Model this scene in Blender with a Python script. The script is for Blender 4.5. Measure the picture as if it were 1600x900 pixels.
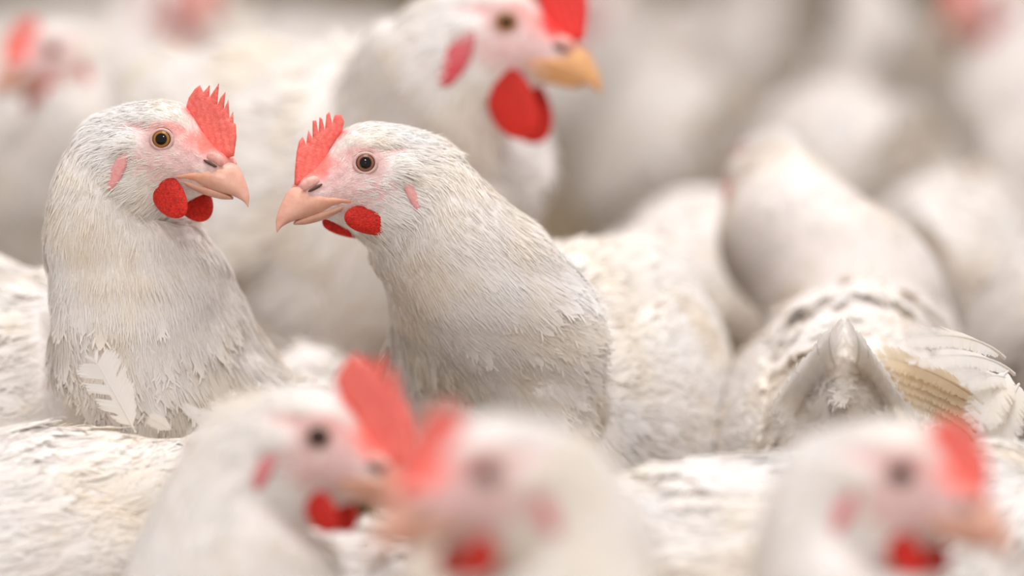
import bpy, math, random
import numpy as np
from mathutils import Vector, Matrix
from mathutils.geometry import delaunay_2d_cdt

# ------------------------------------------------------------------ camera, light, exposure
SC = bpy.context.scene
COL = SC.collection
for o in list(bpy.data.objects):
    bpy.data.objects.remove(o)

FOCAL, PITCH, CAM_H, FOCUS = 135.0, math.radians(10.0), 0.558, 1.605
FPX = 1600 * FOCAL / 36.0
cam_d = bpy.data.cameras.new('camera')
cam_d.lens = FOCAL
cam_d.sensor_width = 36.0
cam_d.clip_start = 0.05
cam_d.clip_end = 60
cam_d.dof.use_dof = True
cam_d.dof.focus_distance = FOCUS
cam_d.dof.aperture_fstop = 2.75
cam = bpy.data.objects.new('camera', cam_d)
COL.objects.link(cam)
cam.location = (0, 0, CAM_H)
cam.rotation_euler = (math.pi / 2 - PITCH, 0, 0)
SC.camera = cam

world = bpy.data.worlds.new('world')
SC.world = world
world.use_nodes = True
bg = world.node_tree.nodes['Background']
bg.inputs[0].default_value = (1.0, 0.955, 0.922, 1)
bg.inputs[1].default_value = 0.80

def area_light(name, loc, size, energy, col, target):
    d = bpy.data.lights.new(name, 'AREA')
    d.shape = 'RECTANGLE'
    d.size, d.size_y = size
    d.energy = energy
    d.color = col
    d.spread = math.radians(110)
    o = bpy.data.objects.new(name, d)
    COL.objects.link(o)
    o.location = loc
    o.rotation_euler = (Vector(target) - Vector(loc)).to_track_quat('-Z', 'Y').to_euler()
    return o
area_light('barn_light', (0.1, 1.75, 2.2), (1.8, 0.8), 13.5, (0.97, 0.97, 1.0), (0, 1.75, 0.2))
area_light('catchlight_lamp', (0.1, 0.0, 1.75), (0.22, 0.22), 3.5, (1.0, 0.98, 0.95), (0, 1.6, 0.3))  # small unseen lamp, added to put a highlight in the pupils

SC.view_settings.view_transform = 'Standard'
SC.view_settings.look = 'None'
SC.view_settings.gamma = 1.0
SC.view_settings.use_curve_mapping = False
SC.view_settings.exposure = -0.02

CP, SP = math.cos(PITCH), math.sin(PITCH)
def P(px, py, d):
    """the point seen at pixel (px, py), d metres deep along the view axis"""
    r = (px - 800) * d / FPX
    u = (450 - py) * d / FPX
    return np.array([r, d * CP + u * SP, CAM_H - d * SP + u * CP])

RNG = np.random.default_rng(7)

# ------------------------------------------------------------------ materials
def new_mat(name):
    m = bpy.data.materials.new(name)
    m.use_nodes = True
    nt = m.node_tree
    for n in list(nt.nodes):
        nt.nodes.remove(n)
    out = nt.nodes.new('ShaderNodeOutputMaterial')
    return m, nt, out

def node(nt, kind, **kw):
    n = nt.nodes.new(kind)
    for k, v in kw.items():
        if k.startswith('in_'):
            key = k[3:].replace('_', ' ')
            n.inputs[key].default_value = v
        else:
            setattr(n, k, v)
    return n

def feather_mat(name, tint, trans=0.28):
    m, nt, out = new_mat(name)
    at = node(nt, 'ShaderNodeAttribute', attribute_name='Col')
    geo = node(nt, 'ShaderNodeTexCoord')
    nz = node(nt, 'ShaderNodeTexNoise', in_Scale=26.0, in_Detail=4.0)
    nt.links.new(geo.outputs['Object'], nz.inputs['Vector'])
    ramp = node(nt, 'ShaderNodeValToRGB')
    ramp.color_ramp.elements[0].position = 0.34
    ramp.color_ramp.elements[0].color = (tint[0] * 0.98, tint[1] * 0.93, tint[2] * 0.84, 1)
    ramp.color_ramp.elements[1].position = 0.58
    ramp.color_ramp.elements[1].color = (*tint, 1)
    nt.links.new(nz.outputs['Fac'], ramp.inputs['Fac'])
    mul = node(nt, 'ShaderNodeMixRGB', blend_type='MULTIPLY')
    mul.inputs[0].default_value = 1.0
    nt.links.new(ramp.outputs['Color'], mul.inputs[1])
    nt.links.new(at.outputs['Color'], mul.inputs[2])
    di = node(nt, 'ShaderNodeBsdfDiffuse')
    tr = node(nt, 'ShaderNodeBsdfTranslucent')
    gl = node(nt, 'ShaderNodeBsdfGlossy', in_Roughness=0.55)
    mx = node(nt, 'ShaderNodeMixShader')
    mx.inputs[0].default_value = trans
    mg = node(nt, 'ShaderNodeMixShader')
    mg.inputs[0].default_value = 0.03
    nt.links.new(mul.outputs[0], di.inputs['Color'])
    nt.links.new(mul.outputs[0], tr.inputs['Color'])
    nt.links.new(di.outputs[0], mx.inputs[1])
    nt.links.new(tr.outputs[0], mx.inputs[2])
    nt.links.new(mx.outputs[0], mg.inputs[1])
    nt.links.new(gl.outputs[0], mg.inputs[2])
    nt.links.new(mg.outputs[0], out.inputs['Surface'])
    return m

def flesh_mat(name, rough, sss, bump_scale, bump, c_lo, c_hi, spec=0.4, noise_scale=None, sss_rad=(0.004, 0.0012, 0.0008)):
    """vertex colour times a mottled tint, with a pebbled relief"""
    m, nt, out = new_mat(name)
    at = node(nt, 'ShaderNodeAttribute', attribute_name='Col')
    tc = node(nt, 'ShaderNodeTexCoord')
    nz = node(nt, 'ShaderNodeTexNoise', in_Scale=noise_scale or bump_scale * 0.4, in_Detail=5.0)
    nt.links.new(tc.outputs['Object'], nz.inputs['Vector'])
    ramp = node(nt, 'ShaderNodeValToRGB')
    ramp.color_ramp.elements[0].position = 0.32
    ramp.color_ramp.elements[0].color = (*c_lo, 1)
    ramp.color_ramp.elements[1].position = 0.66
    ramp.color_ramp.elements[1].color = (*c_hi, 1)
    nt.links.new(nz.outputs['Fac'], ramp.inputs['Fac'])
    mul = node(nt, 'ShaderNodeMixRGB', blend_type='MULTIPLY')
    mul.inputs[0].default_value = 1.0
    nt.links.new(at.outputs['Color'], mul.inputs[1])
    nt.links.new(ramp.outputs['Color'], mul.inputs[2])
    b = node(nt, 'ShaderNodeBsdfPrincipled')
    b.inputs['Roughness'].default_value = rough
    b.inputs['Specular IOR Level'].default_value = spec
    b.inputs['Subsurface Weight'].default_value = sss
    b.inputs['Subsurface Radius'].default_value = sss_rad
    b.inputs['Subsurface Scale'].default_value = 1.0
    nt.links.new(mul.outputs[0], b.inputs['Base Color'])
    n2 = node(nt, 'ShaderNodeTexNoise', in_Scale=bump_scale, in_Detail=3.0)
    nt.links.new(tc.outputs['Object'], n2.inputs['Vector'])
    bp = node(nt, 'ShaderNodeBump', in_Strength=bump, in_Distance=0.0008)
    nt.links.new(n2.outputs['Fac'], bp.inputs['Height'])
    nt.links.new(bp.outputs[0], b.inputs['Normal'])
    nt.links.new(b.outputs[0], out.inputs['Surface'])
    return m

M_FEATHER = feather_mat('white_feather', (0.92, 0.89, 0.875), 0.24)
M_TAIL = feather_mat('tail_feather', (0.92, 0.89, 0.865), 0.45)
M_FLIGHT = feather_mat('flight_feather', (0.88, 0.82, 0.74), 0.35)
M_SKIN = flesh_mat('skin', 0.55, 0.15, 900, 0.35, (0.88, 0.82, 0.80), (1.05, 1.03, 1.03))
M_COMB = flesh_mat('comb_flesh', 0.45, 0.25, 1400, 0.45, (0.86, 0.62, 0.62), (1.0, 1.0, 1.0), 0.35)
M_WATTLE = flesh_mat('wattle_flesh', 0.5, 0.15, 1600, 0.9, (0.55, 0.4, 0.4), (1.0, 1.0, 1.0), 0.3, 900)
M_BEAK = flesh_mat('beak_horn', 0.34, 0.12, 500, 0.15, (0.88, 0.82, 0.8), (1.0, 1.0, 1.0), 0.4, 260)
M_EYE = flesh_mat('eye', 0.03, 0.0, 10, 0.0, (1, 1, 1), (1, 1, 1), 0.28)
M_LEG = flesh_mat('leg_scale', 0.5, 0.0, 500, 0.4, (0.85, 0.8, 0.7), (1, 1, 1))

def litter_mat():
    m, nt, out = new_mat('litter')
    tc = node(nt, 'ShaderNodeTexCoord')
    n1 = node(nt, 'ShaderNodeTexNoise', in_Scale=90.0, in_Detail=8.0)
    n2 = node(nt, 'ShaderNodeTexNoise', in_Scale=5.0, in_Detail=3.0)
    for n in (n1, n2):
        nt.links.new(tc.outputs['Object'], n.inputs['Vector'])
    r = node(nt, 'ShaderNodeValToRGB')
    r.color_ramp.elements[0].color = (0.12, 0.085, 0.055, 1)
    r.color_ramp.elements[1].color = (0.42, 0.35, 0.26, 1)
    ad = node(nt, 'ShaderNodeMath', operation='MULTIPLY_ADD')
    ad.inputs[1].default_value = 0.6
    nt.links.new(n1.outputs['Fac'], ad.inputs[0])
    m3 = node(nt, 'ShaderNodeMath', operation='MULTIPLY')
    m3.inputs[1].default_value = 0.4
    nt.links.new(n2.outputs['Fac'], m3.inputs[0])
    nt.links.new(m3.outputs[0], ad.inputs[2])
    nt.links.new(ad.outputs[0], r.inputs['Fac'])
    b = node(nt, 'ShaderNodeBsdfPrincipled', in_Roughness=0.95)
    nt.links.new(r.outputs['Color'], b.inputs['Base Color'])
    bp = node(nt, 'ShaderNodeBump', in_Strength=0.8, in_Distance=0.01)
    nt.links.new(n1.outputs['Fac'], bp.inputs['Height'])
    nt.links.new(bp.outputs[0], b.inputs['Normal'])
    nt.links.new(b.outputs[0], out.inputs['Surface'])
    return m

def wall_mat():
    m, nt, out = new_mat('painted_wall')
    tc = node(nt, 'ShaderNodeTexCoord')
    n1 = node(nt, 'ShaderNodeTexNoise', in_Scale=3.0, in_Detail=4.0)
    nt.links.new(tc.outputs['Object'], n1.inputs['Vector'])
    r = node(nt, 'ShaderNodeValToRGB')
    r.color_ramp.elements[0].color = (0.50, 0.47, 0.44, 1)
    r.color_ramp.elements[1].color = (0.66, 0.63, 0.60, 1)
    nt.links.new(n1.outputs['Fac'], r.inputs['Fac'])
    b = node(nt, 'ShaderNodeBsdfPrincipled', in_Roughness=0.8)
    nt.links.new(r.outputs['Color'], b.inputs['Base Color'])
    nt.links.new(b.outputs[0], out.inputs['Surface'])
    return m

# ------------------------------------------------------------------ mesh helpers
def mesh_obj(name, V, tris=None, quads=None, col=None, mat=None, parent=None, origin=(0, 0, 0), normals=None, smooth=True):
    V = np.asarray(V, np.float32) - np.asarray(origin, np.float32)
    tris = np.zeros((0, 3), np.int32) if tris is None else np.asarray(tris, np.int32).reshape(-1, 3)
    quads = np.zeros((0, 4), np.int32) if quads is None else np.asarray(quads, np.int32).reshape(-1, 4)
    me = bpy.data.meshes.new(name)
    me.vertices.add(len(V))
    me.vertices.foreach_set('co', V.ravel())
    nl = quads.size + tris.size
    me.loops.add(nl)
    me.loops.foreach_set('vertex_index', np.concatenate([quads.ravel(), tris.ravel()]))
    nf = len(quads) + len(tris)
    me.polygons.add(nf)
    st = np.concatenate([np.arange(len(quads)) * 4, quads.size + np.arange(len(tris)) * 3]).astype(np.int32)
    me.polygons.foreach_set('loop_start', st)
    me.polygons.foreach_set('use_smooth', np.full(nf, smooth, bool))
    me.update(calc_edges=True)
    me.validate()
    if col is None:
        col = np.ones((len(V), 3))
    c4 = np.ones((len(V), 4), np.float32)
    c4[:, :3] = np.broadcast_to(col, (len(V), 3))
    a = me.attributes.new('Col', 'FLOAT_COLOR', 'POINT')
    a.data.foreach_set('color', c4.ravel())
    if normals is not None:
        me.normals_split_custom_set_from_vertices(np.asarray(normals, np.float32))
    if mat:
        me.materials.append(mat)
    o = bpy.data.objects.new(name, me)
    COL.objects.link(o)
    if parent:
        o.parent = parent
    return o

def unit(v):
    v = np.asarray(v, float)
    return v / np.maximum(np.linalg.norm(v, axis=-1, keepdims=True), 1e-12)

def frame(yaw, pitch=0, roll=0):
    """columns: forward, left, up"""
    y, p, r = (math.radians(a) for a in (yaw, pitch, roll))
    Rz = np.array([[math.cos(y), -math.sin(y), 0], [math.sin(y), math.cos(y), 0], [0, 0, 1]])
    Ry = np.array([[math.cos(p), 0, -math.sin(p)], [0, 1, 0], [math.sin(p), 0, math.cos(p)]])
    Rx = np.array([[1, 0, 0], [0, math.cos(r), -math.sin(r)], [0, math.sin(r), math.cos(r)]])
    return Rz @ Ry @ Rx

def spline(X, t, tq):
    """cubic Hermite through the rows of X at parameters t"""
    X = np.asarray(X, float)
    m = np.zeros_like(X)
    dt = np.diff(t)
    sl = np.diff(X, axis=0) / dt.reshape(-1, *([1] * (X.ndim - 1)))
    m[0], m[-1] = sl[0], sl[-1]
    for i in range(1, len(t) - 1):
        w = dt[i - 1] / (dt[i - 1] + dt[i])
        m[i] = sl[i - 1] * (1 - w) + sl[i] * w
    k = np.clip(np.searchsorted(t, tq, side='right') - 1, 0, len(t) - 2)
    h = dt[k]
    s = (tq - t[k]) / h
    ex = (slice(None),) + (None,) * (X.ndim - 1)
    h, s = h[ex], s[ex]
    return ((2 * s**3 - 3 * s**2 + 1) * X[k] + (s**3 - 2 * s**2 + s) * h * m[k]
            + (-2 * s**3 + 3 * s**2) * X[k + 1] + (s**3 - s**2) * h * m[k + 1])

class Ring:
    def __init__(s, C, U, S, w, egg=0.0, fl=0.02, fw=0.001, fd=1.0):
        s.C, s.U, s.S, s.w, s.egg, s.fl, s.fw, s.fd = np.array(C, float), np.array(U, float), unit(S), w, egg, fl, fw, fd

def loft(rings, nu, nv, power=None):
    C = np.array([r.C for r in rings]); U = np.array([r.U for r in rings]); S = np.array([r.S for r in rings])
    Q = np.array([[r.w, r.egg, r.fl, r.fw, r.fd, k] for k, r in enumerate(rings)])
    step = np.linalg.norm(np.diff(C, axis=0), axis=1) + 0.25 * np.linalg.norm(np.diff(U, axis=0), axis=1)
    t = np.concatenate([[0], np.cumsum(np.maximum(step, 1e-5))])
    # sample evenly in a blend of arc length and ring index, so the head gets its share
    idx = np.interp(np.linspace(0, 1, nu), np.linspace(0, 1, len(t)), t)
    tq = 0.5 * np.linspace(0, t[-1], nu) + 0.5 * idx
    c, u, s, q = spline(C, t, tq), spline(U, t, tq), unit(spline(S, t, tq)), spline(Q, t, tq)
    th = np.linspace(0, 2 * math.pi, nv, endpoint=False)
    ct, sn = np.cos(th), np.sin(th)
    wid = np.maximum(q[:, 0], 1e-5)[:, None] * sn[None] * (1 - q[:, 1][:, None] * ct[None])
    G = c[:, None] + u[:, None] * ct[None, :, None] + s[:, None] * wid[..., None]
    return G, q[:, 2:]

def grid_mesh(G):
    nu, nv = G.shape[:2]
    V = G.reshape(-1, 3)
    i = np.arange(nu - 1)[:, None] * nv
    j = np.arange(nv)[None]
    j2 = (j + 1) % nv
    quads = np.stack([i + j, i + nv + j, i + nv + j2, i + j2], -1).reshape(-1, 4)[:, ::-1]
    c0, c1 = len(V), len(V) + 1
    V = np.vstack([V, G[0].mean(0), G[-1].mean(0)])
    jj = np.arange(nv)
    t0 = np.stack([np.full(nv, c0), jj, (jj + 1) % nv], -1)[:, ::-1]
    b = (nu - 1) * nv
    t1 = np.stack([np.full(nv, c1), b + (jj + 1) % nv, b + jj], -1)[:, ::-1]
    return V, quads, np.vstack([t0, t1])

def grid_normals(G):
    du = np.gradient(G, axis=0)
    dv = (np.roll(G, -1, 1) - np.roll(G, 1, 1)) * 0.5
    n = unit(np.cross(dv, du))
    ctr = G.mean(1, keepdims=True)
    sgn = np.sign(np.sum(n * (G - ctr), -1).mean())
    return n * sgn, unit(-du)

def wobble(p, f):
    """smooth pseudo-noise in -1..1"""
    x, y, z = p[:, 0] * f, p[:, 1] * f, p[:, 2] * f
    return (np.sin(x + 1.7 * np.sin(y * 0.9 + 1.1)) + np.sin(1.3 * y + 2.1 * np.sin(z * 1.1 + 0.3)) + np.sin(1.1 * z + 1.9 * np.sin(x * 0.8 + 2.2))) / 3

def sample(G, N, F, weight=None):
    """N random points on the lofted skin: position, normal, flow (towards the tail), interpolated ring values"""
    nrm, flow = grid_normals(G)
    nu, nv = G.shape[:2]
    A = G[:-1]; B = G[1:]
    A2 = np.roll(A, -1, 1); B2 = np.roll(B, -1, 1)
    ar = 0.5 * np.linalg.norm(np.cross(B2 - A, A2 - B), axis=-1)
    seen = np.where((nrm[..., 1] < 0.25) & (nrm[..., 2] > -0.6), 1.0, 0.22)[:-1]
    w = ar * seen * ((F[:-1, 2] + F[1:, 2]) * 0.5)[:, None]
    if weight is not None:
        w = w * weight[:-1]
    cum = np.cumsum(w.ravel())
    k = np.searchsorted(cum, RNG.random(N) * cum[-1])
    k = np.minimum(k, w.size - 1)
    i, j = k // nv, k % nv
    a, b = RNG.random(N), RNG.random(N)
    j2 = (j + 1) % nv
    def bil(X):
        sh = (slice(None),) + (None,) * (X.ndim - 2)
        return ((1 - a)[sh] * ((1 - b)[sh] * X[i, j] + b[sh] * X[i, j2]) + a[sh] * ((1 - b)[sh] * X[i + 1, j] + b[sh] * X[i + 1, j2]))
    Fv = (1 - a)[:, None] * F[i] + a[:, None] * F[i + 1]
    du = np.gradient(G, axis=0)
    duu = np.gradient(du, axis=0)
    kap = np.sum(duu * nrm, -1) / np.maximum(np.sum(du * du, -1), 1e-10)
    for _ in range(2):                      # smooth along the flow
        kap = (np.roll(kap, 1, 1) + kap + np.roll(kap, -1, 1)) / 3
        kap[1:-1] = (kap[:-2] + kap[1:-1] + kap[2:]) / 3
    Fv = np.concatenate([Fv, np.clip(bil(kap), -40, 10)[:, None]], 1)
    return bil(G), unit(bil(nrm)), unit(bil(flow)), Fv

class Plume:
    """collects feather geometry: fine barbs and broad contour feathers"""
    def __init__(s):
        s.V, s.T, s.Q, s.C, s.N, s.n = [], [], [], [], [], 0

    def barbs(s, p, n, f, L, W, lift=0.2, curl=0.16, jit=0.18, col=None, sink=0.0002, nblend=0.6, kap=None):
        N = len(p)
        if not N:
            return
        f = unit(f - n * np.sum(f * n, 1, keepdims=True))
        side = np.cross(n, f)
        ang = RNG.normal(0, jit, N) + 0.18 * wobble(p, 160) * (jit > 0.05)
        d = unit(f * np.cos(ang)[:, None] + side * np.sin(ang)[:, None])
        sd = np.cross(n, d)
        tw = RNG.normal(0, 0.22, N)[:, None]
        sd = unit(sd * np.cos(tw) + n * np.sin(tw))
        lf = lift * RNG.uniform(0.4, 1.5, N)
        cu = curl * RNG.uniform(0.5, 1.4, N)
        Lc, Wc = L[:, None], W[:, None]
        K = (0.5 * kap if kap is not None else np.zeros(N))[:, None]
        rows = []
        for t, wf in ((0, 0.6), (0.4, 1.0), (0.76, 0.7)):
            c = p - n * sink + d * Lc * t + n * (Lc * (lf * t - cu * t * t)[:, None] + K * Lc * Lc * t * t)
            rows += [c - sd * Wc * wf * 0.5, c + sd * Wc * wf * 0.5]
        rows.append(p - n * sink + d * Lc + n * (Lc * (lf - cu)[:, None] + K * Lc * Lc))
        V = np.stack(rows, 1).reshape(-1, 3)
        b = s.n + np.arange(N)[:, None] * 7
        s.Q.append(np.concatenate([b + np.array([[2, 3, 1, 0]]), b + np.array([[4, 5, 3, 2]])], 0))
        s.T.append(b + np.array([[6, 5, 4]]))
        s.V.append(V)
        bn = np.cross(d, sd)
        bn = bn * np.sign(np.sum(bn * n, 1, keepdims=True) + 1e-9)
        nn = unit(nblend * n + (1 - nblend) * bn)
        s.N.append(np.repeat(nn, 7, 0))
        col = np.ones((N, 3)) if col is None else col
        s.C.append(np.repeat(col, 7, 0))
        s.n += 7 * N

    def contour(s, p, n, f, L, W, lift=0.07, curl=0.06, jit=0.12, col=None, sink=0.0004, fray=6, barb=0.0011, kap=None):
        N = len(p)
        if not N:
            return
        f = unit(f - n * np.sum(f * n, 1, keepdims=True))
        side = np.cross(n, f)
        ang = RNG.normal(0, jit, N)
        d = unit(f * np.cos(ang)[:, None] + side * np.sin(ang)[:, None])
        sd = np.cross(n, d)
        tw = RNG.normal(0, 0.14, N)[:, None]
        sd = unit(sd * np.cos(tw) + n * np.sin(tw))
        lf = lift * RNG.uniform(0.5, 1.6, N)
        cu = curl * RNG.uniform(0.4, 1.5, N)
        Lc, Wc = L[:, None], W[:, None]
        K = (0.5 * kap if kap is not None else np.zeros(N))[:, None]
        ts = (0, 0.25, 0.5, 0.74, 0.9, 1.0)
        ws = (0.3, 0.8, 1.0, 0.8, 0.45, 0.08)
        rows = []
        for t, wf in zip(ts, ws):
            c = p - n * sink + d * Lc * t + n * (Lc * (lf * t - cu * t * t)[:, None] + K * Lc * Lc * t * t)
            drop = n * (Wc * 0.06 * wf)
            rows += [c - sd * Wc * wf * 0.5 - drop, c, c + sd * Wc * wf * 0.5 - drop]
        V = np.stack(rows, 1).reshape(-1, 3)
        b = s.n + np.arange(N)[:, None] * 18
        for r in range(5):
            for c in range(2):
                q = r * 3 + c
                s.Q.append(b + np.array([[q + 3, q + 4, q + 1, q]]))
        s.V.append(V)
        bn = np.cross(d, sd)
        bn = bn * np.sign(np.sum(bn * n, 1, keepdims=True) + 1e-9)
        nb = [unit(0.4 * n + 0.6 * bn + k * 0.2 * sd) for k in (-1, 0, 1)]
        s.N.append(np.stack(nb * 6, 1).reshape(-1, 3))
        col = np.ones((N, 3)) if col is None else col
        s.C.append(np.repeat(col, 18, 0))
        s.n += 18 * N
        for _ in range(fray):
            t = RNG.uniform(0.45, 1.0, N)
            wf = np.interp(t, ts, ws)
            sg = RNG.choice([-1.0, 1.0], N)
            q = p - n * sink + d * (L * t)[:, None] + n * (L * (lf * t - cu * t * t) + K[:, 0] * L * L * t * t)[:, None] + sd * (W * wf * 0.42 * sg)[:, None]
            a = sg * RNG.uniform(0.15, 0.9, N) * np.clip(1.5 - t, 0, 1)
            dd = unit(d * np.cos(a)[:, None] + sd * np.sin(a)[:, None])
            s.barbs(q, n, dd, L * RNG.uniform(0.16, 0.34, N), np.full(N, barb), 0.15, 0.2, 0.04, col, 0)

    def build(s, name, mat, parent, origin):
        V = np.concatenate(s.V)
        o = mesh_obj(name, V, np.concatenate(s.T) if s.T else None, np.concatenate(s.Q), np.concatenate(s.C), mat, parent, origin, np.concatenate(s.N))
        return o

def tints(p, amount=1.0, base=None):
    """own colour of the plumage: white with cream and straw patches"""
    N = len(p)
    k = np.clip(0.5 + 0.55 * wobble(p, 55) + RNG.normal(0, 0.22, N), 0, 1)[:, None] * amount
    return (1 - k * 0.55) * np.array([[1.0, 1.0, 1.0]]) + k * 0.55 * np.array([[0.98, 0.93, 0.84]])

# ------------------------------------------------------------------ one big feather made of barbs on a shaft
def big_feather(name, base, tip, up, width, parent, origin, mat, bow=0.08, gaps=(), nb=44, col=(1, 1, 1), blunt=0.5, sag=0.1):
    base, tip = np.asarray(base, float), np.asarray(tip, float)
    ax = tip - base
    L = np.linalg.norm(ax)
    d = ax / L
    up = unit(up - d * np.dot(up, d))
    sd = np.cross(up, d)
    V, T, Q = [], [], []
    def shaft(t):
        return base + ax * t + up * (L * bow * 4 * t * (1 - t))
    ns = 10
    for k in range(ns + 1):
        t = k / ns * 0.97
        r = L * 0.011 * (1.15 - t)
        c = shaft(t)
        for a in range(4):
            V.append(c + sd * r * math.cos(a * math.pi / 2) + up * r * math.sin(a * math.pi / 2))
        if k:
            b = 4 * (k - 1)
            for a in range(4):
                Q.append([b + a, b + (a + 1) % 4, b + 4 + (a + 1) % 4, b + 4 + a])
    for sgn in (-1, 1):
        for k in range(nb):
            t = 0.10 + 0.90 * k / (nb - 1)
            prof = min(1.0, (t / 0.3) ** 0.6) * (1 - max(0, (t - blunt) / (1 - blunt)) ** 2.4 * 0.75)
            w = width * 0.5 * prof * random.uniform(0.86, 1.08)
            shift = 0.0
            for (gs, g0, g1, depth) in gaps:
                if gs == sgn and g0 < t < g1:
                    w *= 1 - depth
            c = shaft(min(t, 0.99))
            sl = 0.95 - 0.35 * t + (0.9 if t > 0.93 else 0)
            dirv = unit(sd * sgn + d * sl)
            th = L * 0.9 / nb * 0.78
            e1 = c + dirv * w * 0.55 * 1.2 - up * w * sag * 0.3
            e2 = c + dirv * w * 1.25 - up * w * (sag + random.uniform(-0.06, 0.06))
            b = len(V)
            V += [c - d * th * 0.6, c + d * th * 0.6, e1 - d * th * 0.7, e1 + d * th * 0.7, e2 - d * th * 0.5, e2 + d * th * 0.5]
            Q += [[b, b + 1, b + 3, b + 2], [b + 2, b + 3, b + 5, b + 4]]
    V = np.array(V)
    return mesh_obj(name, V, None, Q, np.array([col]), mat, parent, origin)

# ------------------------------------------------------------------ head template (millimetres; origin between the eyes; x forward, z up)
def TX(x):
    return (x - 5.6) / 0.927
def TZ(x, z):
    return (z + 0.6 + 0.065 * x) / 0.985
def TP(*pts):
    return [(TX(x), TZ(x, z)) for x, z in pts]

COMB_A = TP((30.5, -9), (30, -3.8), (28.6, 4.8), (27.2, 9.2), (25.4, 11.2), (24.3, 8.0), (22.9, 14.0), (21.6, 10.4), (21.0, 17.8), (19.6, 18.0), (19.0, 12.6), (18.2, 19.4),
            (17.0, 18.6), (16.2, 14.2), (15.0, 20.4), (13.6, 21.8), (12.9, 17.0), (11.6, 20.4), (9.2, 20.6), (8.0, 17.6), (9.2, 13.5), (12, 9.5), (15.0, 5.0), (17.2, -2), (20, -10))
COMB_B = TP((31, -7), (31.5, 1), (30.6, 6.6), (29.6, 7.2), (28.9, 12.2), (27.6, 9.0), (26.6, 17.4), (25.0, 12.6), (25.2, 20.6), (23.0, 17.8), (21.9, 14.6), (21.9, 24.4),
            (19.4, 21.0), (17.9, 18.4), (17.6, 23.6), (15.2, 20.6), (13.6, 23.6), (11.2, 22.0), (8.6, 18.4), (7.8, 14.4), (10, 10.5), (14, 6), (16.5, 0), (19, -6), (22, -10))
COMB_BIG = [(x * 1.1 - 1.5, z * 1.55 + 1 if z > 0 else z) for x, z in COMB_B]

COMB_CACHE = {}
def comb_mesh(kind, thick):
    if kind not in COMB_CACHE:
        COMB_CACHE[kind] = comb_build({'A': COMB_A, 'B': COMB_B, 'R': COMB_BIG}[kind], thick)
    return COMB_CACHE[kind]

def comb_build(outline, thick, lean=0.0):
    pts = np.array(outline)
    res = []
    for a, b in zip(pts, np.roll(pts, -1, 0)):
        k = max(1, int(np.linalg.norm(b - a) / 1.0))
        for i in range(k):
            res.append(a + (b - a) * i / k)
    ring = np.array(res)
    def inside(q):
        x, z = q
        c = False
        for a, b in zip(ring, np.roll(ring, -1, 0)):
            if (a[1] > z) != (b[1] > z) and x < (b[0] - a[0]) * (z - a[1]) / (b[1] - a[1]) + a[0]:
                c = not c
        return c
    def dist(q):
        a, b = ring, np.roll(ring, -1, 0)
        ab = b - a
        t = np.clip(np.sum((q - a) * ab, 1) / np.maximum(np.sum(ab * ab, 1), 1e-9), 0, 1)
        return np.min(np.linalg.norm(a + ab * t[:, None] - q, axis=1))
    inner = []
    lo, hi = ring.min(0), ring.max(0)
    for x in np.arange(lo[0], hi[0], 0.65):
        for z in np.arange(lo[1], hi[1], 0.65):
            q = np.array([x, z]) + RNG.uniform(-0.15, 0.15, 2)
            if inside(q) and dist(q) > 0.28:
                inner.append(q)
    allp = [Vector(p) for p in ring] + [Vector(p) for p in inner]
    n = len(ring)
    vs, es, fs, *_ = delaunay_2d_cdt(allp, [(i, (i + 1) % n) for i in range(n)], [list(range(n))], 1, 1e-6)
    vs = np.array([tuple(v) for v in vs])
    dd = np.array([dist(v) for v in vs])
    hz = np.clip((vs[:, 1] - lo[1]) / (hi[1] - lo[1]), 0, 1)
    t = thick * (1 - 0.55 * hz) * np.where(dd > 1e-4, 0.22 + 0.78 * (1 - np.exp(-dd / 1.0)), 0) * (1 + 0.07 * np.sin(vs[:, 0] * 1.9 + vs[:, 1] * 0.7))
    bend = lean * hz ** 2 * 6 + 0.5 * np.sin(vs[:, 0] * 0.55) * hz
    A = np.stack([vs[:, 0], bend + t, vs[:, 1]], 1)
    B = np.stack([vs[:, 0], bend - t, vs[:, 1]], 1)
    tr = []
    for f in fs:
        for i in range(1, len(f) - 1):
            tr.append((f[0], f[i], f[i + 1]))
    tr = np.array(tr)
    m = len(vs)
    rim = dd < 1e-4
    remap = np.arange(2 * m)
    remap[m:][rim] = np.arange(m)[rim]
    T = np.vstack([tr[:, ::-1], remap[tr + m]])
    V = np.vstack([A, B])
    used = np.unique(T)
    back = np.zeros(2 * m, int)
    back[used] = np.arange(len(used))
    return V[used], back[T]

def blob(c, ax, n1=18, n2=28, droop=0.0, lump=0.06, seed=0):
    """a soft lobe: axes as three vectors; droop makes it heavier below"""
    ax = np.asarray(ax, float)
    V = []
    th = np.linspace(0, math.pi, n1)
    ph = np.linspace(0, 2 * math.pi, n2, endpoint=False)
    T, Pp = np.meshgrid(th, ph, indexing='ij')
    z = np.cos(T)
    r = np.sin(T) * (1 + droop * -z)
    k = 1 + lump * np.sin(3 * Pp + seed) * np.sin(2 * T) + lump * 0.7 * np.sin(5 * Pp + 2 * T + seed * 2)
    X = (r * np.cos(Pp) * k)[..., None] * ax[0] + (r * np.sin(Pp) * k)[..., None] * ax[1] + (z)[..., None] * ax[2]
    return X + np.asarray(c, float)

MM = 0.001

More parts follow.
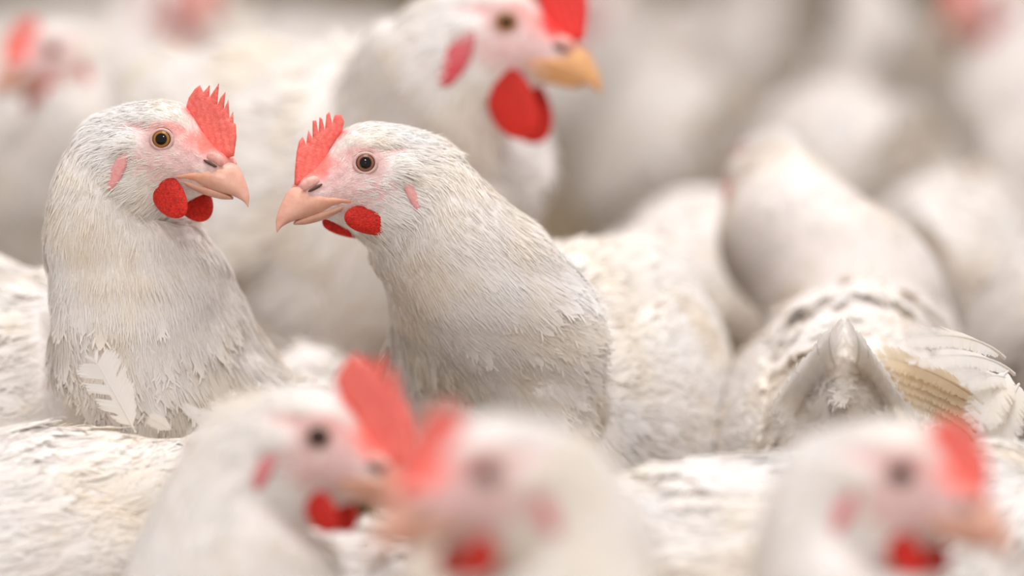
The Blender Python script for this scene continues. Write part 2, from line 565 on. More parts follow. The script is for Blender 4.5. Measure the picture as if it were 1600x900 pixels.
def face_weights(h):
    """h: points in the head frame in mm. Returns (bare-skin amount 0..1, bristle density 0..1, bristle length mm)"""
    x, y, z = h[:, 0], np.abs(h[:, 1]), h[:, 2]
    def ell(cx, cz, rx, rz, soft=0.25):
        return 1 / (1 + np.exp((np.sqrt(((x - cx) / rx) ** 2 + ((z - cz) / rz) ** 2) - 1) / soft * 3))
    eye = ell(0.5, 0.5, 10.0, 8.0, 0.3)
    strip = ell(-12, 4.5, 10, 3.0, 0.4)
    cheek = ell(3, -11, 17, 10, 0.35)
    lore = ell(14, -3, 9, 9, 0.35)
    snout = 1 / (1 + np.exp(-(x - 17.5) / 1.2))
    skin = np.clip(np.maximum.reduce([eye, strip, cheek * 0.95, lore, snout]), 0, 1)
    crown = 1 / (1 + np.exp(-(z - 9.5 + 0.35 * np.maximum(x - 4, 0)) / 1.0))
    skin = skin * (1 - crown * (1 - snout))
    lower = 1 / (1 + np.exp((z + 27) / 1.2))
    skin = skin * (1 - lower)
    dens = 1 - np.clip(np.maximum.reduce([eye * 0.99, strip * 0.85, cheek * 0.80, lore * 0.86, snout * 0.96]), 0, 1) * (1 - crown * (1 - snout)) * (1 - 1 / (1 + np.exp((z + 27) / 1.2)))
    return skin, dens

def make_chicken(label, eye_px, d, head_yaw, body, group=None, head_pitch=0, head_roll=None, hs=1.0, bs=1.0, bw=1.0, body_yaw=0, body_pitch=0,
                 q='lo', comb='A', comb_s=1.0, wat=(8.5, 8.0), wat_tilt=-0.22, wat_c=(3.0, -25.0), ear=(3.6, 8.5), neck=None, near=1, iris=(0.42, 0.16, 0.03), flush=0.5,
                 comb_col=(0.97, 0.22, 0.18), wat_col=(0.82, 0.03, 0.016), eye_world=None, tail=True, tail_n=10, tail_lift=38, tail_len=82, wings=True, neck_w=1.0, legs=True, flight=0, ear_col=(0.72, 0.20, 0.22),
                 beak_col=(0.80, 0.46, 0.34), neck_bulge=1.0, dense=1.0, sleek=1.0):
    Rh = frame(head_yaw, head_pitch, near * 12 if head_roll is None else head_roll)
    Rb = frame(body_yaw, body_pitch)
    eyew = P(*eye_px, d) if eye_world is None else np.array(eye_world)
    hc = eyew - Rh @ np.array([0, near * 15.5 * hs * MM, 0])
    body = np.asarray(body, float)
    origin = np.array([body[0], body[1], 0.0])
    root = bpy.data.objects.new('chicken', None)
    root.empty_display_size = 0.05
    root.location = origin
    COL.objects.link(root)
    root['label'] = label
    root['category'] = 'chicken'
    if group:
        root['group'] = group
    Hm = lambda p: hc + (np.asarray(p, float) * hs * MM) @ Rh.T
    Bm = lambda p: body + (np.asarray(p, float) * bs * MM) @ Rb.T
    rings = []
    # torso, tail end first: x, z of the centre, lean of the ring, half height, half width
    for (x, z, tau, hh, hw, fl, fw) in ((-142, 62, -18, 7, 9, 20, 10), (-126, 50, -14, 27, 30, 24, 12), (-96, 26, -8, 56, 52, 28, 14), (-52, 5, -2, 82, 68, 30, 16),
                                        (0, -3, 4, 92, 74, 30, 17), (42, 4, 14, 88, 72, 26, 15), (72, 24, 32, 72, 62, 22, 12)):
        t = math.radians(tau)
        u = np.array([-math.sin(t), 0, math.cos(t)]) * hh
        rings.append(Ring(Bm((x, 0, z)), Rb @ u * bs * MM, Rb[:, 1], hw * bs * bw * MM, 0.12, fl * MM, 0.9 * MM, 0.35))
    if neck is not None:
        for (tx, ty, bx, by, dd, w, yaw, fl, egg) in neck:
            T_, B_ = P(tx, ty, d + dd), P(bx, by, d + dd)
            Sv = frame(yaw)[:, 1]
            rings.append(Ring((T_ + B_) / 2, (T_ - B_) / 2, Sv, w * MM, egg, fl * MM, 0.5 * MM, 0.9))
    else:
        t = math.radians(56)
        u = np.array([-math.sin(t), 0, math.cos(t)])
        rings.append(Ring(Bm((90, 0, 56)), Rb @ u * 52 * bs * MM * neck_w, Rb[:, 1], 48 * bs * MM * neck_w, 0.1, 20 * MM, 0.8 * MM, 0.5))
        a = rings[-1]
        h0T, h0B = Hm((-34, 0, 6)), Hm((-4, 0, -34))
        c1, u1 = (h0T + h0B) / 2, (h0T - h0B) / 2
        gap = np.linalg.norm(c1 - a.C)
        m0 = Rb @ np.array([math.cos(t), 0, math.sin(t)]) * gap * 1.1
        m1 = Rh @ unit(np.array([0.62, 0, 0.78])) * gap * 1.1
        for s in (0.33, 0.66):
            c = (2 * s**3 - 3 * s**2 + 1) * a.C + (s**3 - 2 * s**2 + s) * m0 + (-2 * s**3 + 3 * s**2) * c1 + (s**3 - s**2) * m1
            tg = unit((6 * s * s - 6 * s) * (a.C - c1) + (3 * s * s - 4 * s + 1) * m0 + (3 * s * s - 2 * s) * m1)
            uu = unit(a.U) * (1 - s) + unit(u1) * s
            uu = unit(uu - tg * np.dot(uu, tg))
            ss = unit(a.S * (1 - s) + Rh[:, 1] * s)
            hh = np.linalg.norm(a.U) * (1 - s) ** 1.3 + np.linalg.norm(u1) * (1 - (1 - s) ** 1.3)
            ww = a.w * (1 - s) ** 1.2 + 20 * hs * MM * (1 - (1 - s) ** 1.2)
            rings.append(Ring(c, uu * hh * neck_bulge, ss, ww * neck_bulge, 0.05, 16 * MM, 0.7 * MM, 0.8))
    for (T2, B2, w, egg, fl, fw, fd) in (((-33, 9.5), (1, -35), 20.5, 0.12, 12, 0.5, 1.1), ((-24, 13.6), (5.5, -31), 19.2, 0.10, 10, 0.42, 1.3), ((-12, 16.6), (9, -27.5), 18.4, 0.06, 7.5, 0.36, 1.6),
                                       ((0, 17.2), (12.5, -25.5), 17.3, 0.02, 5.5, 0.32, 1.8), ((8, 14.2), (16, -24), 14.8, 0.06, 4.2, 0.28, 1.8), ((16, 4.5), (20, -22.5), 11.4, 0.14, 3.2, 0.26, 1.6),
                                       ((23.0, -3.0), (24, -21), 8.8, 0.16, 2.5, 0.26, 1.2), ((28.5, -7.5), (26, -19.5), 6.6, 0.1, 2.0, 0.26, 0.6), ((29.5, -10), (27, -18), 3.6, 0, 2, 0.26, 0.3)):
        a = np.array([TX(T2[0]), 0, TZ(*T2)])
        b = np.array([TX(B2[0]), 0, TZ(*B2)])
        rings.append(Ring(Hm((a + b) / 2), Rh @ (a - b) / 2 * hs * MM, Rh[:, 1], w * hs * MM, egg, fl * hs * MM, fw * hs * MM, fd))
    H0 = len(rings) - 9.0          # index of the nape ring
    NU, NV = {'hi': (240, 80), 'mid': (110, 48), 'lo': (64, 30)}[q]
    G, F = loft(rings, NU, NV)
    # relief of the face
    hp = ((G.reshape(-1, 3) - hc) @ Rh) / (hs * MM)
    nrm, _ = grid_normals(G)
    ridx = np.repeat(F[:, 3][:, None], NV, 1)
    onhead = (ridx > H0 - 2).ravel()
    def bump(cx, cz, rx, rz, a):
        return a * np.exp(-((hp[:, 0] - cx) / rx) ** 2 - ((hp[:, 2] - cz) / rz) ** 2)
    amt = bump(-14, -4, 5, 5.5, 2.6) + bump(0.5, 8.5, 9, 3, 1.3) + bump(0, 0, 7, 6.5, -0.8) + bump(5, -12, 8, 5, 0.8) + bump(-13, 5.0, 7, 2.2, -1.4)
    amt += 0.35 * wobble(hp, 0.9)
    amt *= onhead * (np.abs(hp[:, 1]) > 5)
    G = G + (nrm.reshape(-1, 3) * (amt * hs * MM)[:, None]).reshape(G.shape)
    if q != 'lo':
        # soft folds of the plumage on neck and torso
        gp = G.reshape(-1, 3)
        fold = (0.0013 * wobble(gp, 120) + 0.002 * wobble(gp, 60)) * np.clip((H0 - 0.5 - ridx.ravel()) / 2.5, 0, 1)
        G = G + (nrm.reshape(-1, 3) * fold[:, None]).reshape(G.shape)
    hp = ((G.reshape(-1, 3) - hc) @ Rh) / (hs * MM)
    skin, dens = face_weights(hp)
    skin = skin * onhead
    dens = np.where(onhead, dens, 1.0)
    V, quads, tris = grid_mesh(G)
    red = np.exp(-((hp[:, 0] - 3) / 12) ** 2 - ((hp[:, 2] - 7.5) / 4.0) ** 2) + np.exp(-((hp[:, 0] - 13) / 7) ** 2 - ((hp[:, 2] - 3) / 6) ** 2) * 0.8
    red = np.clip(red + 1.0 / (1 + np.exp(-(hp[:, 0] - 19) / 1.3)) * (hp[:, 2] > -9) * 0.5, 0, 1)[:, None] * flush
    pink = np.array([[0.73, 0.48, 0.47]]) * (1 - red) + np.array([[0.86, 0.24, 0.20]]) * red
    lx = np.interp(hp[:, 2], [TZ(21, -9), TZ(17, -2), TZ(15, 6), TZ(9, 13)], [TX(21.5), TX(17.5), TX(15), TX(8)])
    flesh = 1 / (1 + np.exp(-(hp[:, 0] - lx + 0.6 * wobble(hp, 1.6)) / 0.5)) / (1 + np.exp(-(hp[:, 2] - TZ(24, -7)) / 0.7))
    skin = np.maximum(skin, flesh * onhead)
    dens = dens * (1 - 0.97 * flesh * onhead)
    flesh = flesh[:, None]
    pink = pink * (1 - flesh) + np.array([comb_col]) * flesh
    eyer = np.exp(-(np.hypot(hp[:, 0], hp[:, 2]) / 6.6) ** 4)[:, None] * 0.7
    pink = pink * (1 - eyer) + np.array([[0.62, 0.45, 0.42]]) * eyer
    c = skin[:, None] * pink + (1 - skin[:, None]) * np.array([[0.84, 0.80, 0.77]])
    c = np.vstack([c, c[:1], c[-1:]])
    mesh_obj('body', V, tris, quads, c, M_SKIN, root, origin)
    # plumage
    pl = Plume()
    nb, nh, nc = {'hi': (56000, 11500, 2500), 'mid': (5500, 2000, 850), 'lo': (1200, 450, 420)}[q]
    nb, nh, nc = int(nb * dense), int(nh * dense), int(nc * dense)
    wmap = dens.reshape(NU, NV)
    # broad contour feathers over the torso
    p, n, f, Fv = sample(G, nc, F, np.clip(H0 - 3.2 - ridx, 0, 1))
    L = Fv[:, 0] * RNG.uniform(0.65, 1.0, nc)
    cw = np.clip(L * 0.4, 0.003, 0.010)
    pl.contour(p, n, f, L, cw, 0.075 * sleek, 0.035 * sleek, col=tints(p), kap=Fv[:, -1], fray=5 if q == 'hi' else (3 if q == 'mid' else 1), barb=0.0009 if q == 'hi' else 0.0016)
    # hackles and down
    p, n, f, Fv = sample(G, nb, F, wmap * np.clip(H0 + 2.6 - ridx, 0, 1) * np.where(ridx > 5.5, 1.0, 0.7))
    hpb = ((p - hc) @ Rh) / (hs * MM)
    sc = {'hi': 0.86, 'mid': 2.3, 'lo': 4.4}[q]
    L = Fv[:, 0] * RNG.uniform(0.5, 1.1, nb) * (0.8 if q == 'hi' else 0.9)
    pl.barbs(p, n, f, L, Fv[:, 1] * sc * RNG.uniform(0.6, 1.2, nb), 0.10 * sleek, 0.04 * sleek, 0.13, tints(p, 0.8), kap=Fv[:, -1])
    # short bristles of the head
    p, n, f, Fv = sample(G, nh, F, wmap * np.clip((ridx - H0 + 0.5) / 2, 0, 1))
    L = Fv[:, 0] * RNG.uniform(0.5, 1.1, nh)
    hpb = ((p - hc) @ Rh) / (hs * MM)
    tuft = np.exp(-((hpb[:, 0] + 14) / 5) ** 2 - ((hpb[:, 2] + 3) / 5) ** 2)
    L = L * (1 + 0.8 * tuft)
    keep = np.hypot(hpb[:, 0], hpb[:, 2]) > 6.2
    p, n, f, Fv, L, tuft = p[keep], n[keep], f[keep], Fv[keep], L[keep], tuft[keep]
    pl.barbs(p, n, f, L, Fv[:, 1] * min(sc, 1.3) * RNG.uniform(0.6, 1.2, len(p)), 0.16, 0.08, 0.2, tints(p, 0.3), kap=Fv[:, -1])
    # wings: a lobe of coverts on each flank, flight feathers behind
    if wings:
        for sg in (-1, 1):
            wr = []
            for (x, y, z, hh, hw) in ((-118, 40, 34, 4, 3), (-104, 46, 32, 20, 8), (-70, 57, 26, 36, 12), (-25, 65, 20, 44, 14), (20, 66, 18, 42, 14), (46, 55, 24, 32, 12), (68, 44, 30, 10, 6)):
                lean = 0.42
                u = np.array([0, -sg * lean, 1.0]) * hh
                out = unit(np.array([0.0, 1.0 * sg, lean]))
                wr.append(Ring(Bm((x, sg * (y * bw), z)), Rb @ u * bs * MM, Rb @ out, hw * bs * MM, 0, 24 * MM, 0.9 * MM, 1.0))
            WG, WF = loft(wr, 40 if q != 'lo' else 24, 28 if q != 'lo' else 18)
            WV, wq, wt = grid_mesh(WG)
            wo = mesh_obj('wing', WV, wt, wq, np.array([[0.84, 0.80, 0.77]]), M_FEATHER, root, origin)
            wp = Plume()
            nn = int({'hi': 400, 'mid': 170, 'lo': 70}[q] * min(1, dense + 0.2))
            p, n, f, Fv = sample(WG, nn, WF)
            L = RNG.uniform(15, 24, nn) * MM * bs
            wp.contour(p, n, f, L, L * 0.42, 0.08 * sleek, 0.04 * sleek, 0.1, tints(p), kap=Fv[:, -1], fray={'hi': 5, 'mid': 2, 'lo': 1}[q], barb=0.001 if q == 'hi' else 0.0018)
            n2 = nn * {'hi': 6, 'mid': 3, 'lo': 2}[q]
            p, n, f, Fv = sample(WG, n2, WF)
            wp.barbs(p, n, f, RNG.uniform(10, 20, n2) * MM, np.full(n2, 0.0008 * sc), 0.12, 0.05, 0.15, tints(p), kap=Fv[:, -1])
            co = wp.build('covert_feathers', M_FEATHER, wo, origin)
            co['kind'] = 'stuff'
            for k in range(flight):
                b0 = Bm((-40 - 6 * k, sg * (72 - 2.5 * k) * bw, 30 - 7 * k))
                t0 = Bm((-128 - 3 * k, sg * (50 - 3 * k) * bw, 38 - 10 * k))
                big_feather('flight_feather', b0, t0, Rb @ np.array([0, sg * 0.85, 0.5]), 19 * bs * MM, wo, origin, M_FLIGHT, 0.05, col=(1.0, 0.93, 0.78))
    o = pl.build('plumage', M_FEATHER, root, origin)
    o['kind'] = 'stuff'
    if tail:
        for k in range(tail_n):
            sg = -1 if k % 2 else 1
            r = (k // 2) / max(1, tail_n // 2 - 1)
            a = math.radians(tail_lift - 14 * r)
            yawk = sg * (0.05 + 0.30 * r)
            dv = np.array([-math.cos(a) * math.cos(yawk), -math.sin(yawk), math.sin(a)])
            b0 = np.array([-112, -sg * (2 + 9 * r), 66 - 14 * r])
            t0 = b0 + dv * (tail_len - 14 * r) * random.uniform(0.94, 1.04)
            upv = np.array([0.35, -sg * 0.95, 0.45])
            big_feather('tail_feather', Bm(b0), Bm(t0), Rb @ upv, 22 * bs * MM, root, origin, M_TAIL, 0.05, nb=30 if q == 'hi' else 16)
    # ---- comb
    cv, ct = comb_mesh(comb, 2.4 if comb != 'R' else 3.2)
    base = np.array([TX(20), 0, TZ(20, -4)])
    cv = (cv - base) * comb_s + base
    hgt = np.clip((cv[:, 2] + 2) / 18, 0, 1)[:, None]
    cc = np.array([comb_col]) * (1 - 0.12 * hgt) + 0.0
    mesh_obj('comb', Hm(cv), ct, None, cc, M_COMB, root, origin)
    # ---- beak
    nvb = 28 if q == 'hi' else 16
    def beak(name, secs, egg, tipcol):
        br = []
        for (T2, B2, w) in secs:
            a = np.array([TX(T2[0]), 0, TZ(*T2)]); b = np.array([TX(B2[0]), 0, TZ(*B2)])
            br.append(Ring((a + b) / 2, (a - b) / 2, (0, 1, 0), w, egg))
        BG, _ = loft(br, 40 if q == 'hi' else 20, nvb)
        bv, bq, bt = grid_mesh(BG)
        k = np.clip((bv[:, 0] - 4) / 24, 0, 1)[:, None]
        low = np.exp(-((bv[:, 2] - TZ(10, -15.5)) / 2.0) ** 2)[:, None] * (1 - k)
        bc = np.array([beak_col]) * (1 - k) + np.array([tipcol]) * k
        bc = bc * (1 - 0.7 * low) + np.array([[0.88, 0.34, 0.17]]) * 0.7 * low
        return mesh_obj(name, Hm(bv), bt, bq, bc, M_BEAK, root, origin)
    tipc = (beak_col[0] * 0.95, beak_col[1] * 0.92, beak_col[2] * 0.95)
    ub = beak('upper_beak', (((10, -12.2), (6.5, -17.6), 13.7), ((16, -11.8), (10.5, -18.8), 13.0), ((23, -11), (15, -19.2), 11.2), ((29, -9.6), (20.5, -21), 9.0), ((33.2, -11.5), (26.5, -23), 6.8),
                             ((36.2, -16.4), (31.0, -23.8), 4.7), ((38.2, -20.8), (34.6, -25.2), 2.9), ((39.2, -24.6), (37.3, -26.8), 1.5), ((39.2, -28.4), (39.0, -28.9), 0.25)), 0.42, tipc)
    beak('lower_beak', (((7, -12.8), (9, -19.6), 13.5), ((14, -16), (17, -22.6), 11.0), ((21, -19), (23, -24.6), 6.6), ((27, -21.4), (28, -25.6), 4.0), ((31.5, -24.2), (31.8, -25.6), 1.4)), -0.2, tipc)
    for sg in (-1, 1):
        # nostril: a dark slit under a fleshy flap
        c0 = np.array([TX(24.8), sg * 7.6, TZ(24.8, -10.8)])
        s1 = np.array([TX(28.4) - TX(22.2), -sg * 1.6, TZ(28.4, -12.8) - TZ(22.2, -9.4)]) * 0.5
        s1 = s1 * 0.92
        nv = blob(c0 + np.array([0, sg * 1.2, 0]), [unit(np.cross(s1, (0, 1, 0))) * 0.75, np.array([0, 1.0, 0]) * 0.9, s1], 10, 12, 0, 0)
        vv, qq, tt = grid_mesh(nv)
        mesh_obj('nostril', Hm(vv), tt, qq, np.array([[0.10, 0.05, 0.035]]), M_SKIN, ub, origin)
        fl = blob(c0 + np.array([1.4, -sg * 0.9, 2.2]), [unit(np.cross(s1, (0, 1, 0))) * 2.6, np.array([0, 1.0, 0]) * 1.7, s1 * 1.25], 12, 16, 0, 0.03)
        vv, qq, tt = grid_mesh(fl)
        mesh_obj('nostril_flap', Hm(vv), tt, qq, np.array([[0.80, 0.48, 0.42]]) * (1 - 0.3 * flush) + 0.3 * flush * np.array([[0.82, 0.30, 0.26]]), M_SKIN, ub, origin)
        # wattle
        wl, wh = wat
        n1, n2 = {'hi': (26, 36), 'mid': (12, 18), 'lo': (8, 12)}[q]
        wb = blob((wat_c[0], sg * 12.4, wat_c[1]), [np.array([wl * 0.97, sg * 0.6, wl * wat_tilt]), np.array([0, 3.0, 0.4]), np.array([-wh * 0.1, sg * 0.8, wh])], n1, n2, 0.12, 0.05, sg)
        vv, qq, tt = grid_mesh(wb)
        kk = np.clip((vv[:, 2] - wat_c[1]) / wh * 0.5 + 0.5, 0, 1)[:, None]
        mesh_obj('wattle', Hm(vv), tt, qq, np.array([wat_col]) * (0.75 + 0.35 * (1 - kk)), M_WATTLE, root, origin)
        # ear lobe
        el, eh = ear
        eb = blob((-17.5, sg * 20.4, -14), [np.array([el, 0, el * 0.3]), np.array([0, 1.5, 0.3]), np.array([eh * 0.28, -sg * 0.5, eh])], 14, 18, 0.1, 0.05, 2)
        vv, qq, tt = grid_mesh(eb)
        ek = np.clip((vv[:, 2] + 14) / eh * 0.5 + 0.5, 0, 1)[:, None]
        mesh_obj('ear_lobe', Hm(vv), tt, qq, np.array([ear_col]) * (1 - ek * 0.75) + ek * 0.75 * (np.array([ear_col]) * 0.5 + np.array([[0.36, 0.24, 0.25]])), M_SKIN, root, origin)
        # eye
        er = 6.1
        n1, n2 = {'hi': (48, 48), 'mid': (20, 24), 'lo': (10, 12)}[q]
        th = np.linspace(0, math.pi * 0.5, n1)
        ph = np.linspace(0, 2 * math.pi, n2, endpoint=False)
        ring_r = er * np.sin(th)
        X = np.stack([np.outer(ring_r, np.cos(ph)), sg * np.outer(er * np.cos(th), np.ones(n2)), np.outer(ring_r, np.sin(ph))], -1)
        ka, kb = math.radians(17), math.radians(3)
        axis = unit(np.array([math.sin(ka), sg * math.cos(ka), math.sin(kb)]))
        ex = unit(np.cross(axis, (0, 0, 1))) * -sg
        ez = unit(np.cross(ex, axis)) * sg
        ctr = np.array([0.3, sg * 16.3, 0]) - axis * 4.05
        X = ctr + X[..., 0:1] * ex + (sg * X[..., 1:2]) * axis + X[..., 2:3] * ez
        vv, qq, tt = grid_mesh(X)
        rr = np.concatenate([np.repeat(ring_r, n2), [0, er]])
        ec = np.where((rr < 2.4)[:, None], np.array([[0.004, 0.003, 0.003]]), np.array([iris]))
        ec = np.where(((rr > 2.4) & (rr < 2.75))[:, None], np.array([iris]) * 0.55, ec)
        ec = np.where((rr > 3.55)[:, None], np.array([[0.05, 0.02, 0.015]]), ec)
        eo = mesh_obj('eye', Hm(vv), tt, qq, ec, M_EYE, root, origin)
        # eyelid ring
        tr_, tu = 32, 8
        a1 = np.linspace(0, 2 * math.pi, tr_, endpoint=False)
        a2 = np.linspace(0, 2 * math.pi, tu, endpoint=False)
        lr = []
        for k, (R0, r0) in enumerate(((4.38, 0.75),)):
            Y = np.zeros((tr_, tu, 3))
            Y[..., 0] = np.cos(a1)[:, None] * (R0 + r0 * np.cos(a2))[None] * 1.06
            Y[..., 2] = np.sin(a1)[:, None] * (R0 + r0 * np.cos(a2))[None] * 0.96
            hgt = 4.35 + r0 * 0.9 * np.sin(a2)[None] + 0 * Y[..., 0]
            Y = ctr + Y[..., 0:1] * ex + hgt[..., None] * axis + Y[..., 2:3] * ez
            i = np.arange(tr_)[:, None]; j = np.arange(tu)[None]
            qd = np.stack([i * tu + j, ((i + 1) % tr_) * tu + j, ((i + 1) % tr_) * tu + (j + 1) % tu, i * tu + (j + 1) % tu], -1).reshape(-1, 4)
            mesh_obj('eyelid', Hm(Y.reshape(-1, 3)), None, qd, np.array([[0.66, 0.42, 0.38]]), M_SKIN, eo, origin)
    # ---- legs
    if legs:
        for sg in (-1, 1):
            hip = body + Rb @ (np.array([8, sg * 32, -70]) * bs * MM)
            foot = np.array([hip[0], hip[1], 0.012]) + frame(body_yaw)[:, 0] * 0.012
            lr = [Ring(foot * (1 - s) + hip * s, frame(body_yaw)[:, 0] * r, frame(body_yaw)[:, 1], r) for s, r in ((0, 0.006), (0.1, 0.0065), (0.5, 0.006), (0.75, 0.009), (1, 0.016))]
            LG, _ = loft(lr, 14, 10)
            lv, lq, lt = grid_mesh(LG)
            lo = mesh_obj('leg', lv, lt, lq, np.array([[0.78, 0.58, 0.25]]), M_LEG, root, origin)
            for a, ln in ((0, 0.055), (0.6, 0.045), (-0.6, 0.045), (math.pi, 0.022)):
                dv = frame(body_yaw + math.degrees(a))
                tr2 = [Ring(foot + dv[:, 0] * ln * s + np.array([0, 0, -0.005 - 0.003 * s]), np.array([0, 0, r]), dv[:, 1], r) for s, r in ((0, 0.005), (0.5, 0.004), (0.85, 0.003), (1, 0.001))]
                TG, _ = loft(tr2, 8, 8)
                tv, tq, tt = grid_mesh(TG)
                mesh_obj('toe', tv, tt, tq, np.array([[0.78, 0.58, 0.25]]), M_LEG, lo, origin)
    return root

# ------------------------------------------------------------------ the barn
def structure(name, V, quads, mat):
    o = mesh_obj(name, V, None, quads, None, mat, smooth=False)
    o['kind'] = 'structure'
    return o
def box(x0, x1, y0, y1, z0, z1):
    V = [(x, y, z) for z in (z0, z1) for y in (y0, y1) for x in (x0, x1)]
    Q = [(0, 2, 3, 1), (4, 5, 7, 6), (0, 1, 5, 4), (2, 6, 7, 3), (0, 4, 6, 2), (1, 3, 7, 5)]
    return V, Q
structure('floor', *box(-5, 5, -1, 9, -0.1, 0.0), litter_mat())
structure('wall_back', *box(-5, 5, 9, 9.15, 0.0, 2.4), wall_mat())

# ------------------------------------------------------------------ the flock
D0 = 1.61
# the two hens in focus
make_chicken('white hen in sharp focus facing left, its back beside the raised tail', (571, 255), D0, 202, (0.018, 1.715, 0.190), hs=1.0, bs=0.92, bw=0.94, tail_lift=4, tail_len=42, body_yaw=246, q='hi', near=1,
             comb='A', iris=(0.26, 0.105, 0.065), flush=0.35, wat=(12.4, 6.0), wat_c=(-1.4, -23.8), wat_tilt=0.2, ear=(2.4, 7.5), ear_col=(0.78, 0.36, 0.35),
             neck=[(862, 404, 672, 615, 0.054, 50, 225, 22, 0.1), (838, 375, 652, 560, 0.043, 41, 218, 18, 0.1), (806, 338, 626, 505, 0.035, 34, 210, 16, 0.08), (768, 296, 606, 455, 0.029, 27.5, 206, 14, 0.05), (728, 254, 584, 415, 0.0245, 22.8, 203, 13, 0.05)])
make_chicken('white hen in sharp focus facing right at the left side, comb of spiky points', (253, 218), D0 - 0.005, -22, (-0.215, 1.70, 0.185), hs=0.97, bs=0.92, body_yaw=-32, q='hi', near=-1,
             comb='B', iris=(0.36, 0.145, 0.025), flush=1.0, wat=(9.0, 9.2), wat_c=(4.2, -24.0), ear=(3.6, 9.5), ear_col=(0.80, 0.34, 0.33),
             neck=[(110, 540, 425, 640, 0.052, 48, -30, 22, 0.1), (98, 460, 382, 545, 0.043, 42, -28, 18, 0.08), (86, 385, 350, 455, 0.035, 34, -26, 16, 0.05), (88, 300, 316, 388, 0.029, 27.5, -24, 14, 0.05), (108, 240, 292, 352, 0.0245, 22.8, -22, 13, 0.05)])
# front row, out of focus
make_chicken('blurred white hen in the front row facing right, at the left', (497, 683), 1.40, -15, (-0.185, 1.37, 0.118), bs=0.8, body_yaw=5, neck_bulge=1.25, q='mid', near=-1, comb='B', comb_s=1.25, flush=0.7, iris=(0.10, 0.04, 0.025), wat=(7, 7.5), wat_c=(4, -27), head_pitch=-4)
make_chicken('heavily blurred white hen in the front row facing left, in the middle', (760, 738), 1.21, 198, (0.062, 1.12, 0.146), bs=0.8, body_yaw=130, neck_bulge=1.2, q='mid', near=1, hs=0.98, comb='A', flush=0.8, iris=(0.08, 0.035, 0.025), wat=(7, 7.5), wat_c=(3, -27))
make_chicken('heavily blurred white hen in the front row facing right, at the right', (1408, 740), 1.28, -25, (0.068, 1.325, 0.136), bs=0.8, body_yaw=-48, neck_bulge=1.3, comb_s=0.85, q='mid', near=-1, hs=0.99, comb='B', flush=0.7, iris=(0.08, 0.035, 0.025), wat=(8, 7.5), wat_c=(3, -27))
# the big one behind
make_chicken('large blurred chicken behind the two hens, with big red wattles, facing right', (790, 35), 1.80, -14, (-0.095, 1.93, 0.255), hs=1.2, bs=0.98, body_yaw=-45, q='mid', near=-1, comb='R', comb_col=(0.88, 0.05, 0.04), flush=0.8,
             wat=(11, 14), wat_c=(3.5, -31), ear=(6, 12), ear_col=(0.62, 0.03, 0.05), beak_col=(0.80, 0.45, 0.20), neck_w=1.15, neck_bulge=1.12, tail_lift=-8, tail_len=50)
# right: seen from behind, tail raised
G = make_chicken('white hen seen from behind with raised tail and yellowish wing feathers, at the right', (0, 0), 1.9, 100, (0.159, 1.752, 0.165), eye_world=(0.112, 1.905, 0.286), head_pitch=-12, neck_bulge=1.3, hs=1.15, comb_s=0.3, bs=0.95, bw=0.90, body_yaw=83, dense=0.5, sleek=0.35, q='hi', near=1, comb='A', tail_n=12, tail_lift=30, tail_len=66)
# lower left: only the back
C = make_chicken('white hen in the lower left corner, only its back in view', (0, 0), 1.5, 190, (-0.245, 1.532, 0.145), eye_world=(-0.42, 1.51, 0.29), bs=0.9, body_yaw=186, body_pitch=-5, dense=0.5, sleek=0.6, q='hi', near=1, comb='A', tail_n=6, tail_lift=10)

def back_bird(label, px, py, d, yaw, bs=0.9, head=(0.135, 0.115), head_turn=0, group=None, q='lo', **kw):
    """a bird whose back tops out at pixel (px, py), d deep; head: forward and up offset of the eyes from the body centre"""
    top = P(px, py, d)
    b = top - np.array([0, 0, 0.093 * bs])
    f = frame(yaw)
    near = 1 if -math.sin(math.radians(yaw + 90)) > 0 else -1
    e = b + f[:, 0] * head[0] * bs + np.array([0, 0, head[1] * bs])
    return make_chicken(label, (0, 0), d, yaw + head_turn, b, eye_world=e, bs=bs, body_yaw=yaw, q=q, near=near, head_roll=0, head_pitch=-25, comb_s=0.6, group=group, **kw)

def head_bird(label, px, py, d, hyaw, byaw, near, back=0.11, drop=0.115, bs=0.9, group=None, q='lo', **kw):
    """a bird placed by its near eye; the body hangs behind and below"""
    e = P(px, py, d)
    b = e - frame(byaw)[:, 0] * back * bs - np.array([0, 0, drop * bs])
    return make_chicken(label, (0, 0), d, hyaw, b, eye_world=e, bs=bs, body_yaw=byaw, q=q, near=near, group=group, **kw)

# feathers standing off the sharp-focus birds
VIEW = np.array([0, -1.0, 0.17])
gw = [o for o in G.children if o.name.startswith('wing')][0]
for k in range(5):
    bx, by, tx, ty = 1520 + 4 * k, 690 - 15 * k, 1412 - 10 * k, 622 - 17 * k
    big_feather('flight_feather', P(bx, by, 1.625 - 0.003 * k), P(tx, ty, 1.572 - 0.003 * k), np.array([-0.12 + 0.05 * k, -0.75, 0.62]), 12 * MM, gw, np.array(G.location), M_FLIGHT, 0.05, col=(1.0, 0.95 - 0.01 * k, 0.85 - 0.025 * k), nb=60, blunt=0.8)
for (bx, by, tx, ty, dd, w) in ((1570, 560, 1400, 532, 1.566, 13), (1585, 585, 1420, 566, 1.560, 13), (1590, 610, 1500, 600, 1.556, 14), (1575, 580, 1528, 668, 1.552, 17), (1592, 600, 1560, 690, 1.556, 16)):
    big_feather('wing_feather', P(bx, by, dd + 0.05), P(tx, ty, dd), np.array([0.05, -0.6, 0.78]), w * MM, gw, np.array(G.location), M_TAIL, 0.10, nb=50, blunt=0.7, sag=0.25)
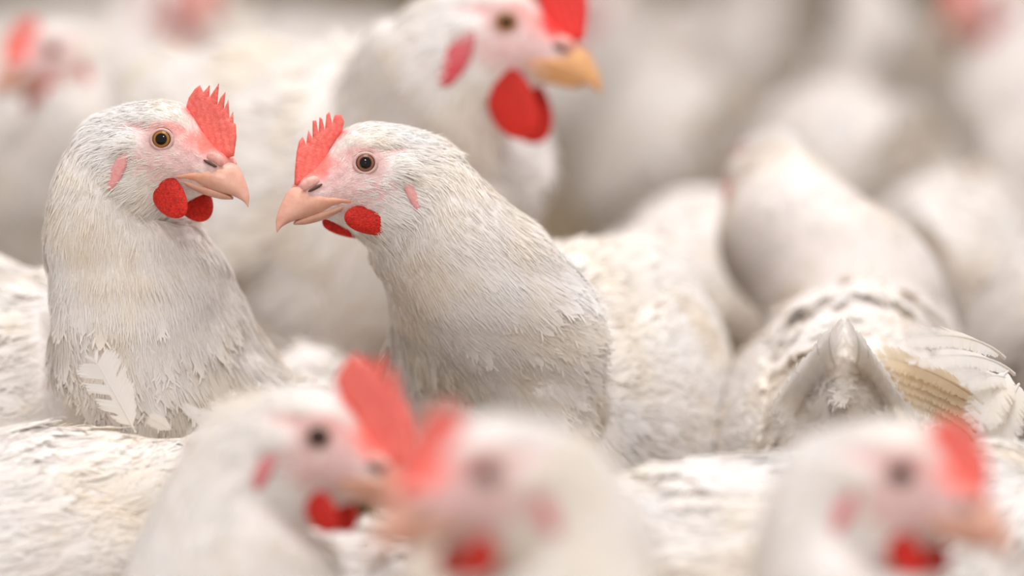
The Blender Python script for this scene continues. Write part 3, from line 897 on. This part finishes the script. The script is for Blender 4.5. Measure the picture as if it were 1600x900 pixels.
for (bx, by, tx, ty, w) in ((330, 668, 286, 632, 5), (352, 660, 300, 645, 6), (370, 655, 328, 630, 5), (270, 672, 232, 652, 6)):
    big_feather('tail_feather', P(bx, by, 1.575), P(tx, ty, 1.57), VIEW, w * MM, C, np.array(C.location), M_TAIL, 0.05, nb=24)
lf = big_feather('loose_feather', P(212, 676, 1.582), P(147, 560, 1.588), VIEW, 18 * MM, None, (0, 0, 0), M_TAIL, -0.06, gaps=((1, 0.42, 0.50, 0.75), (1, 0.64, 0.72, 0.85), (-1, 0.6, 0.63, 0.5), (1, 0.2, 0.24, 0.5)), nb=80, blunt=0.7, sag=0.05)
lf['label'] = 'ragged white feather standing upright in front of the left hen\'s breast'
lf['category'] = 'feather'

head_bird('blurred hen at the upper left edge, facing left', 82, 78, 2.08, 205, 250, 1, q='mid', hs=0.9, flush=0.4, iris=(0.08, 0.05, 0.03))
head_bird('far blurred hen with reddish face cut off by the top edge, above the left hen', 270, -8, 2.75, -15, 20, -1, flush=0.9, ear_col=(0.6, 0.1, 0.1))
back_bird('blurred hen crouching under the large chicken, between the two sharp hens', 492, 548, 1.81, 95, 0.44, head=(0.135, 0.0), tail_len=40, tail_lift=5)
back_bird('blurred hen back rising just behind the sharp right hen', 1075, 303, 2.08, 76, 0.85, head=(0.16, -0.02), tail_len=18, tail_lift=-10)
back_bird('blurred hen behind the raised tail, back to the right of the upright neck', 1475, 275, 2.18, 75, 0.88, head=(0.16, -0.02), tail_len=55)
back_bird('blurred hen back at the right edge, level with the upright neck', 1740, 300, 1.95, 82, 0.88, head=(0.16, -0.02), tail_len=55)
back_bird('blurred bright white hen back high at the right edge', 1725, 150, 2.44, 105, 0.9, head=(0.16, 0.0), tail_len=55)
back_bird('blurred hen with white back above and right of the upright neck', 1335, 130, 2.50, 100, 0.9, head=(0.16, -0.02), tail_len=55)
back_bird('far blurred hen above the upright neck, turned away with its neck raised', 1075, 105, 2.80, 100, 0.92, head=(0.11, 0.11), tail_len=60)
back_bird('far blurred hen right of the large chicken\'s beak, at the top', 1190, 25, 3.35, 95, 0.95, head=(0.10, 0.13), tail_len=60)
back_bird('far blurred hen at the top edge between the two right-hand heads', 1400, 30, 3.05, 90, 0.95, head=(0.14, 0.1))
head_bird('far blurred hen with red face cut off by the top right corner', 1545, -8, 2.75, 195, 170, 1, flush=0.9)
head_bird('far blurred hen with reddish head behind the large chicken\'s comb', 915, -6, 3.1, 200, 262, 1, flush=0.9)
back_bird('far blurred hen at the top edge between the left and right sharp hens', 470, 10, 2.9, 160, 0.95, head=(0.14, 0.11))
back_bird('far blurred hen at the top edge left of centre', 130, -10, 3.2, 30, 0.95, head=(0.14, 0.11))
back_bird('white hen between the front row and the raised tail, fluffy back at lower right', 1335, 692, 1.49, 8, 0.78, head=(0.15, 0.05), q='mid', tail_len=50, tail_lift=20)
back_bird('low white hen back in the gap between the two front beaks', 582, 822, 1.485, 2, 0.5, head=(0.14, 0.07), hs=0.85, q='mid', tail_len=30, tail_lift=5)
